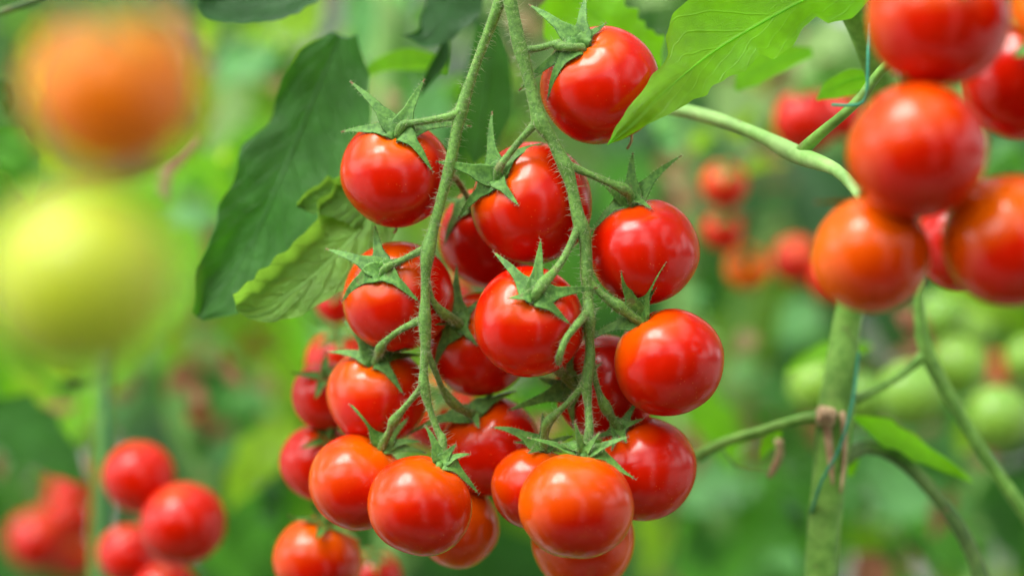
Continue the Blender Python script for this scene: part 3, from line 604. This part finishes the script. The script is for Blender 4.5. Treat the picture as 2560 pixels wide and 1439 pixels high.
# plant C: centre right
pC = plant('blurred plant with a slanting pale stem between the central truss and the right vine', 1900, 1.35, [tuple(at(1740, 2600, DQ(1.7))), tuple(at(1800, 1200, DQ(1.7))), tuple(at(1860, 820, DQ(1.7))), tuple(at(1960, 560, DQ(1.7))), tuple(at(2060, 420, DQ(1.7))), tuple(at(2180, 150, DQ(1.7))), tuple(at(2240, -300, DQ(1.7)))], 24, 'pale_vine', None)
vtube(pC, 'side_shoot', [(1700, 300, 26, 1.5), (1720, 500, 26, 1.5), (1700, 800, 26, 1.5), (1690, 1200, 26, 1.5)], M['pale_vine'])
for sp, w_, mn, nrm in (
  [[(1690, 990, 1.1), (1760, 1030, 1.1), (1810, 1090, 1.1), (1830, 1180, 1.1)], 70, 'leaf_bright', (0, -1, .6)],
  [[(1830, 700, 1.5), (1760, 740, 1.5), (1700, 800, 1.5)], 80, 'leaf_dark', (0, -1, .2)],
  [[(1650, 420, 1.4), (1560, 470, 1.4), (1500, 560, 1.4)], 90, 'leaf_mid', (0, -1, .4)],
  [[(1800, 20, 1.3), (1880, 90, 1.3), (2000, 120, 1.3)], 80, 'leaf_mint', (0, -1, .4)],
  [[(2120, 60, 1.2), (2050, 110, 1.2), (1980, 130, 1.2)], 60, 'leaf_pale', (0, -1, .5)],
  [[(1780, 200, 1.3), (1860, 260, 1.3), (1960, 260, 1.3)], 70, 'leaf_pale', (0, -1, .4)],
  [[(1850, 1150, 1.3), (1780, 1230, 1.3), (1680, 1270, 1.3)], 90, 'leaf_mint', (0, -1, .8)],
  [[(1950, 1200, 1.3), (1900, 1330, 1.3), (1800, 1420, 1.3)], 90, 'leaf_mid', (0, -1, .8)],
  [[(1600, 1250, 1.3), (1630, 1350, 1.3), (1620, 1450, 1.3)], 50, 'leaf_lime', (0, -1, .2)],
  [[(1700, 1260, 1.3), (1730, 1330, 1.3), (1790, 1440, 1.3)], 60, 'leaf_dark', (0, -1, .5)]):
    bg_leaf(pC, sp, w_, mn, nrm)
# plant D: right
pD = plant('blurred plant behind the right vine with broad bluish green leaves', 2420, 1.3, [tuple(at(2400, 2600, DQ(1.4))), tuple(at(2450, 1200, DQ(1.4))), tuple(at(2420, 600, DQ(1.4))), tuple(at(2440, -300, DQ(1.4)))], 22, 'pale_vine', None)
for sp, w_, mn, nrm in (
  [[(2180, 1130, 1.15), (2230, 1210, 1.15), (2300, 1250, 1.15), (2420, 1270, 1.15)], 90, 'leaf_mint', (0, -1, .9)],
  [[(2240, 1300, 1.2), (2350, 1350, 1.2), (2480, 1420, 1.2)], 100, 'leaf_mid', (0, -1, .9)],
  [[(2480, 1150, 1.2), (2520, 1280, 1.2), (2540, 1420, 1.2)], 90, 'leaf_dark', (0, -1, .6)],
  [[(2350, 700, 1.3), (2420, 760, 1.3), (2520, 790, 1.3)], 80, 'leaf_lime', (0, -1, .8)],
  [[(2500, 640, 1.2), (2540, 400, 1.2), (2520, 340, 1.2)], 60, 'leaf_mid', (0, -1, .2)],
  [[(2050, 760, 1.3), (2000, 800, 1.3), (1950, 860, 1.3)], 70, 'leaf_mint', (0, -1, .8)],
  [[(2050, 1250, 1.3), (1980, 1330, 1.3), (1960, 1430, 1.3)], 80, 'leaf_mid', (0, -1, .6)],
  [[(2200, 1380, 1.1), (2180, 1420, 1.1), (2150, 1500, 1.1)], 60, 'leaf_brown', (0, -1, .6)]):
    bg_leaf(pD, sp, w_, mn, nrm)

G3 = 'out of focus tomatoes behind the central truss'
for a in (
 (348, 1190, 92, .89, 'pinkish red blurred tomato at the lower left beside the thin upright stem', .75, (0, -.9)),
 (458, 1308, 108, .86, 'largest blurred red tomato at the lower left, pale highlight on its top', .68, (-.2, -.9)),
 (322, 1385, 78, .93, 'blurred red tomato below the pinkish one at the lower left', .75, (0, -.8)),
 (415, 1480, 84, .90, 'blurred red tomato just entering at the bottom edge, lower left', .7, (0, -.8)),
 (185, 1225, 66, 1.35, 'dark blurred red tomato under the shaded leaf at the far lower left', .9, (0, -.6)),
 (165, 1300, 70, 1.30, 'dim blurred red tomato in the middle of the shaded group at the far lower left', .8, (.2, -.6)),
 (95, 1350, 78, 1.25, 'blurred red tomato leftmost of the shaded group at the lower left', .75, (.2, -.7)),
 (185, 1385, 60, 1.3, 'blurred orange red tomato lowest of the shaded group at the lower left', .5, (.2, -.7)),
 (845, 905, 84, .83, 'pale pink blurred tomato behind the left shoulder of the truss', .6, (0, -.8)),
 (816, 988, 88, .79, 'dark red blurred tomato half hidden at the left of the truss', .85, (0, -.6)),
 (798, 1155, 98, .80, 'blurred red tomato behind the lowest orange one at the left', .65, (.3, -.7)),
 (795, 1398, 112, .80, 'orange red blurred tomato at the bottom edge left of the truss', .4, (.2, -.9)),
 (935, 1440, 70, .86, 'small blurred red tomato at the bottom edge under the truss', .6, (0, -.8)),
 (840, 760, 50, .86, 'small dark red tomato peeping out below the crinkled leaf', .9, (0, -.6)),
 (1095, 1030, 100, .88, 'pinkish blurred tomato seen through the gap between the two stems', .5, (0, -.5)),
 (1110, 745, 70, .88, 'pale pink blurred tomato behind the left stem of the truss', .55, (0, -.6)),
 (640, 850, 70, 1.8, 'faint blurred red tomato under the large dark leaf', .6, (0, -.6)),
 (2015, 300, 84, 1.0, 'pinkish red blurred tomato behind the fork of the pale shoot', .75, (-.2, -.9)),
 (2100, 290, 60, 1.0, 'blurred red tomato beside the teal twine hook', .7, (.2, -.9)),
 (2090, 690, 70, 1.0, 'blurred red tomato behind the lowest orange one of the soft bunch', .7, (-.2, -.7)),
 (1990, 650, 62, 1.15, 'dim brownish red blurred tomato left of the soft bunch', .6, (0, -.5)),
 (1812, 460, 60, 1.02, 'blurred orange red tomato upper of the small column right of the truss', .45, (0, -.6)),
 (1808, 575, 54, 1.03, 'blurred red tomato in the middle of the small column right of the truss', .55, (0, -.6)),
 (1868, 668, 58, 1.05, 'blurred orange tomato lowest of the small column right of the truss', .05, (0, -.6)),
 (2490, 930, 42, 1.5, 'small pinkish blurred tomato among the unripe ones at the right', .5, (0, -.6)),
 (1850, 230, 46, 1.4, 'tiny blurred red tomato below the bright leaf at the upper right', .6, (0, -.6)),
):
    blur_tomato(a[0], a[1], a[2], a[3], a[4], a[5], a[6], group=G3, sep=a[3] < 1.1 and a[0] > 500)
G4 = 'unripe green tomatoes behind the right vine'
for a in (
 (2040, 965, 72, 1.0, 'pale green unripe tomato left of the right vine'), (2155, 1000, 72, 1.02, 'pale green unripe tomato just right of the vine'),
 (2275, 985, 88, 1.0, 'largest green unripe tomato behind the thin side shoot'), (2395, 915, 76, 1.05, 'green unripe tomato right of the shoot fork'),
 (2495, 1045, 84, 1.0, 'yellow green unripe tomato near the right edge'), (2350, 795, 70, 1.15, 'blurred green unripe tomato under the soft bunch'),
 (2570, 900, 60, 1.1, 'green unripe tomato cut by the right edge'), (2420, 830, 60, 1.2, 'faint green unripe tomato highest on the right')):
    blur_tomato(a[0], a[1], a[2], a[3], a[4], .5 + random.uniform(-.2, .2), (.1, -.8), m='unripe_tomato', group=G4, sep=False)

# leaflets of the same four plants, looser and smaller, filling the air between the rows
rs = random.Random(11)
for par, x0, x1, y0, y1, n, pal in (
    (pB, 400, 880, 60, 430, 20, 'lime pale bright tan mid lime mint dark pale'), (pA, -20, 130, 20, 500, 7, 'mid dark mid lime'),
    (pA, -20, 260, 880, 1180, 14, 'lime mid dark brown lime deep'), (pA, 280, 560, 860, 1100, 12, 'brown brown dark mid brown mint deep'),
    (pB, 480, 780, 560, 1439, 24, 'brown dark mid brown deep mint lime tan'), (pA, 0, 480, 1100, 1439, 10, 'deep dark brown deep'),
    (pB, 880, 1320, 0, 420, 20, 'mid bright mint tan lime pale deep'), (pC, 1400, 1700, 0, 420, 8, 'mint pale mid bright'),
    (pC, 1650, 2160, 130, 420, 16, 'mint pale mid tan lime pale brown'), (pC, 1680, 2060, 420, 1000, 20, 'dark mid tan mint deep pale brown'),
    (pC, 1700, 2080, 1000, 1439, 16, 'dark mid deep mint brown mid'), (pD, 2120, 2560, 1120, 1439, 18, 'dark mint deep brown mid dark'),
    (pD, 2150, 2580, 700, 1120, 16, 'mid lime dark brown tan brown'), (pC, 1300, 1480, 880, 1080, 5, 'mid brown mid'), (pD, 2470, 2570, 280, 480, 4, 'mid dark mint')):
    pl = pal.split()  # pale picks stand in for highlights on the background leaves
    for _ in range(int(n * 1.35)):
        x, y, d = rs.uniform(x0, x1), rs.uniform(y0, y1), rs.uniform(1.02, 1.6); a = rs.uniform(-.4, math.pi + .4); l = rs.uniform(60, 130)
        dx, dy = math.cos(a) * l, math.sin(a) * l
        bg_leaf(par, [(x - dx * .5, y - dy * .5, d), (x, y - 12, d + rs.uniform(-.04, .04)), (x + dx * .35, y + dy * .35, d), (x + dx * .5, y + dy * .55, d + rs.uniform(-.05, .05))], rs.uniform(18, 40), 'leaf_' + rs.choice(pl), (rs.uniform(-.7, .7), -1, rs.uniform(-.2, 1.2)))
# ------------------------------------------------------------------ rows behind
kinds = ['leaf_mid', 'leaf_mint', 'leaf_lime', 'leaf_dark', 'leaf_deep', 'leaf_deep', 'leaf_bright', 'leaf_dark', 'leaf_deep', 'leaf_pale']
def row(dist, xs, nleaf, zlo, zhi, spread):
    for i, x in enumerate(xs):
        side = 'left' if x < -.15 else 'right' if x > .15 else 'middle'
        root = plant(('nearer ' if dist < 1.7 else 'farther ') + 'blurred leafy plant ' + ('behind the two near fruits at the left edge', 'behind the large dark drooping leaf', 'behind the left stem of the truss', 'behind the right stem of the truss', 'between the truss and the thick right vine', 'behind the soft bunch and unripe tomatoes')[i], 1280 + x / (K * dist), dist, None, 12, 'pale_vine', 'far tomato plants')
        for j in range(nleaf):
            z = random.uniform(zlo, zhi); an = random.uniform(0, 2 * math.pi)
            compound(root, Vector((x, dist + random.uniform(-.05, .05), z)), Vector((math.cos(an), math.sin(an) * spread - .2, random.uniform(0, .4))), random.uniform(.2, .34), random.choice(kinds))
row(1.38, [-.46, -.28, -.1, .1, .27, .45], 9, 1.30, 1.80, .5)
row(2.0, [-.66, -.4, -.14, .12, .38, .64], 12, 1.15, 1.95, .6)
def mass(name, d0, d1, xr, z0, z1, n, label, gaps=False):
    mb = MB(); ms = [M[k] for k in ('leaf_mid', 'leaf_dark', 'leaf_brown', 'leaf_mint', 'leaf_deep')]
    if d1 > 4 and z1 < 2: ms = [M[k] for k in ('leaf_dark', 'leaf_deep', 'leaf_brown', 'leaf_deep', 'leaf_mid')]  # far mass in darker leaf colours, painting the shade in its gaps
    if gaps: ms = [M['leaf_deep']] * 4 + [M['leaf_dark']]  # dark leaves only, so the added wall reflects darker in the skins
    for _ in range(n):
        p = Vector((random.uniform(-xr, xr), random.uniform(d0, d1), random.uniform(z0, z1)))
        if gaps and (21 < math.degrees(math.atan2(p.x, -p.y)) < 40 or -37 < math.degrees(math.atan2(p.x, -p.y)) < -29): continue  # openings left in the added wall to give bright patches in the reflections
        a = random.uniform(0, 6.28); l = random.uniform(.12, .24)
        dv = Vector((math.cos(a), math.sin(a) * .6, random.uniform(-.9, .1))).normalized()
        blade(mb, [p, p + dv * l * .5, p + dv * l + Vector((0, 0, -l * .3))], [(0, .01, .01), (.3, l * .3, l * .3), (.6, l * .22, l * .25), (1, .003, .003)], Vector((random.uniform(-.6, .6), -.8, random.uniform(.1, 1))).normalized(), l / 3, nu=1, mi=random.randrange(5))
    o = mb.build(name, ms); tag(o, label, 'foliage', kind='stuff'); return o
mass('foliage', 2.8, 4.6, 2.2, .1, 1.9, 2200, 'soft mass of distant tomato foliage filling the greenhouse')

mass('foliage', 1.15, 4.4, 2.2, 1.98, 2.7, 420, 'unseen leafy row tops added above the frame, shading the foliage below')  # canopy added out of view to darken the background rows
# unseen row added behind the camera: it shades the fruit and shows in the skins
mass('foliage', -1.7, -.7, 2.2, .1, 2.1, 5200, 'unseen leaf wall added behind the camera to shape reflections in the fruit', gaps=True)
mass('foliage', .3, 1.3, 1.3, .25, 1.05, 500, 'unseen low leaves added below the trusses to block light from the floor')  # added below the view, keeps floor bounce off the undersides of the fruit
# ------------------------------------------------------------------ ground
mb = MB(); mb.add([(-60, -60, 0), (60, -60, 0), (60, 120, 0), (-60, 120, 0)], [(0, 1, 2, 3)]); tag(mb.build('ground', M['ground']), 'white woven ground cover of the greenhouse floor', None, kind='structure')

for o in bpy.data.objects:
    if '_loc' in o: del o['_loc']
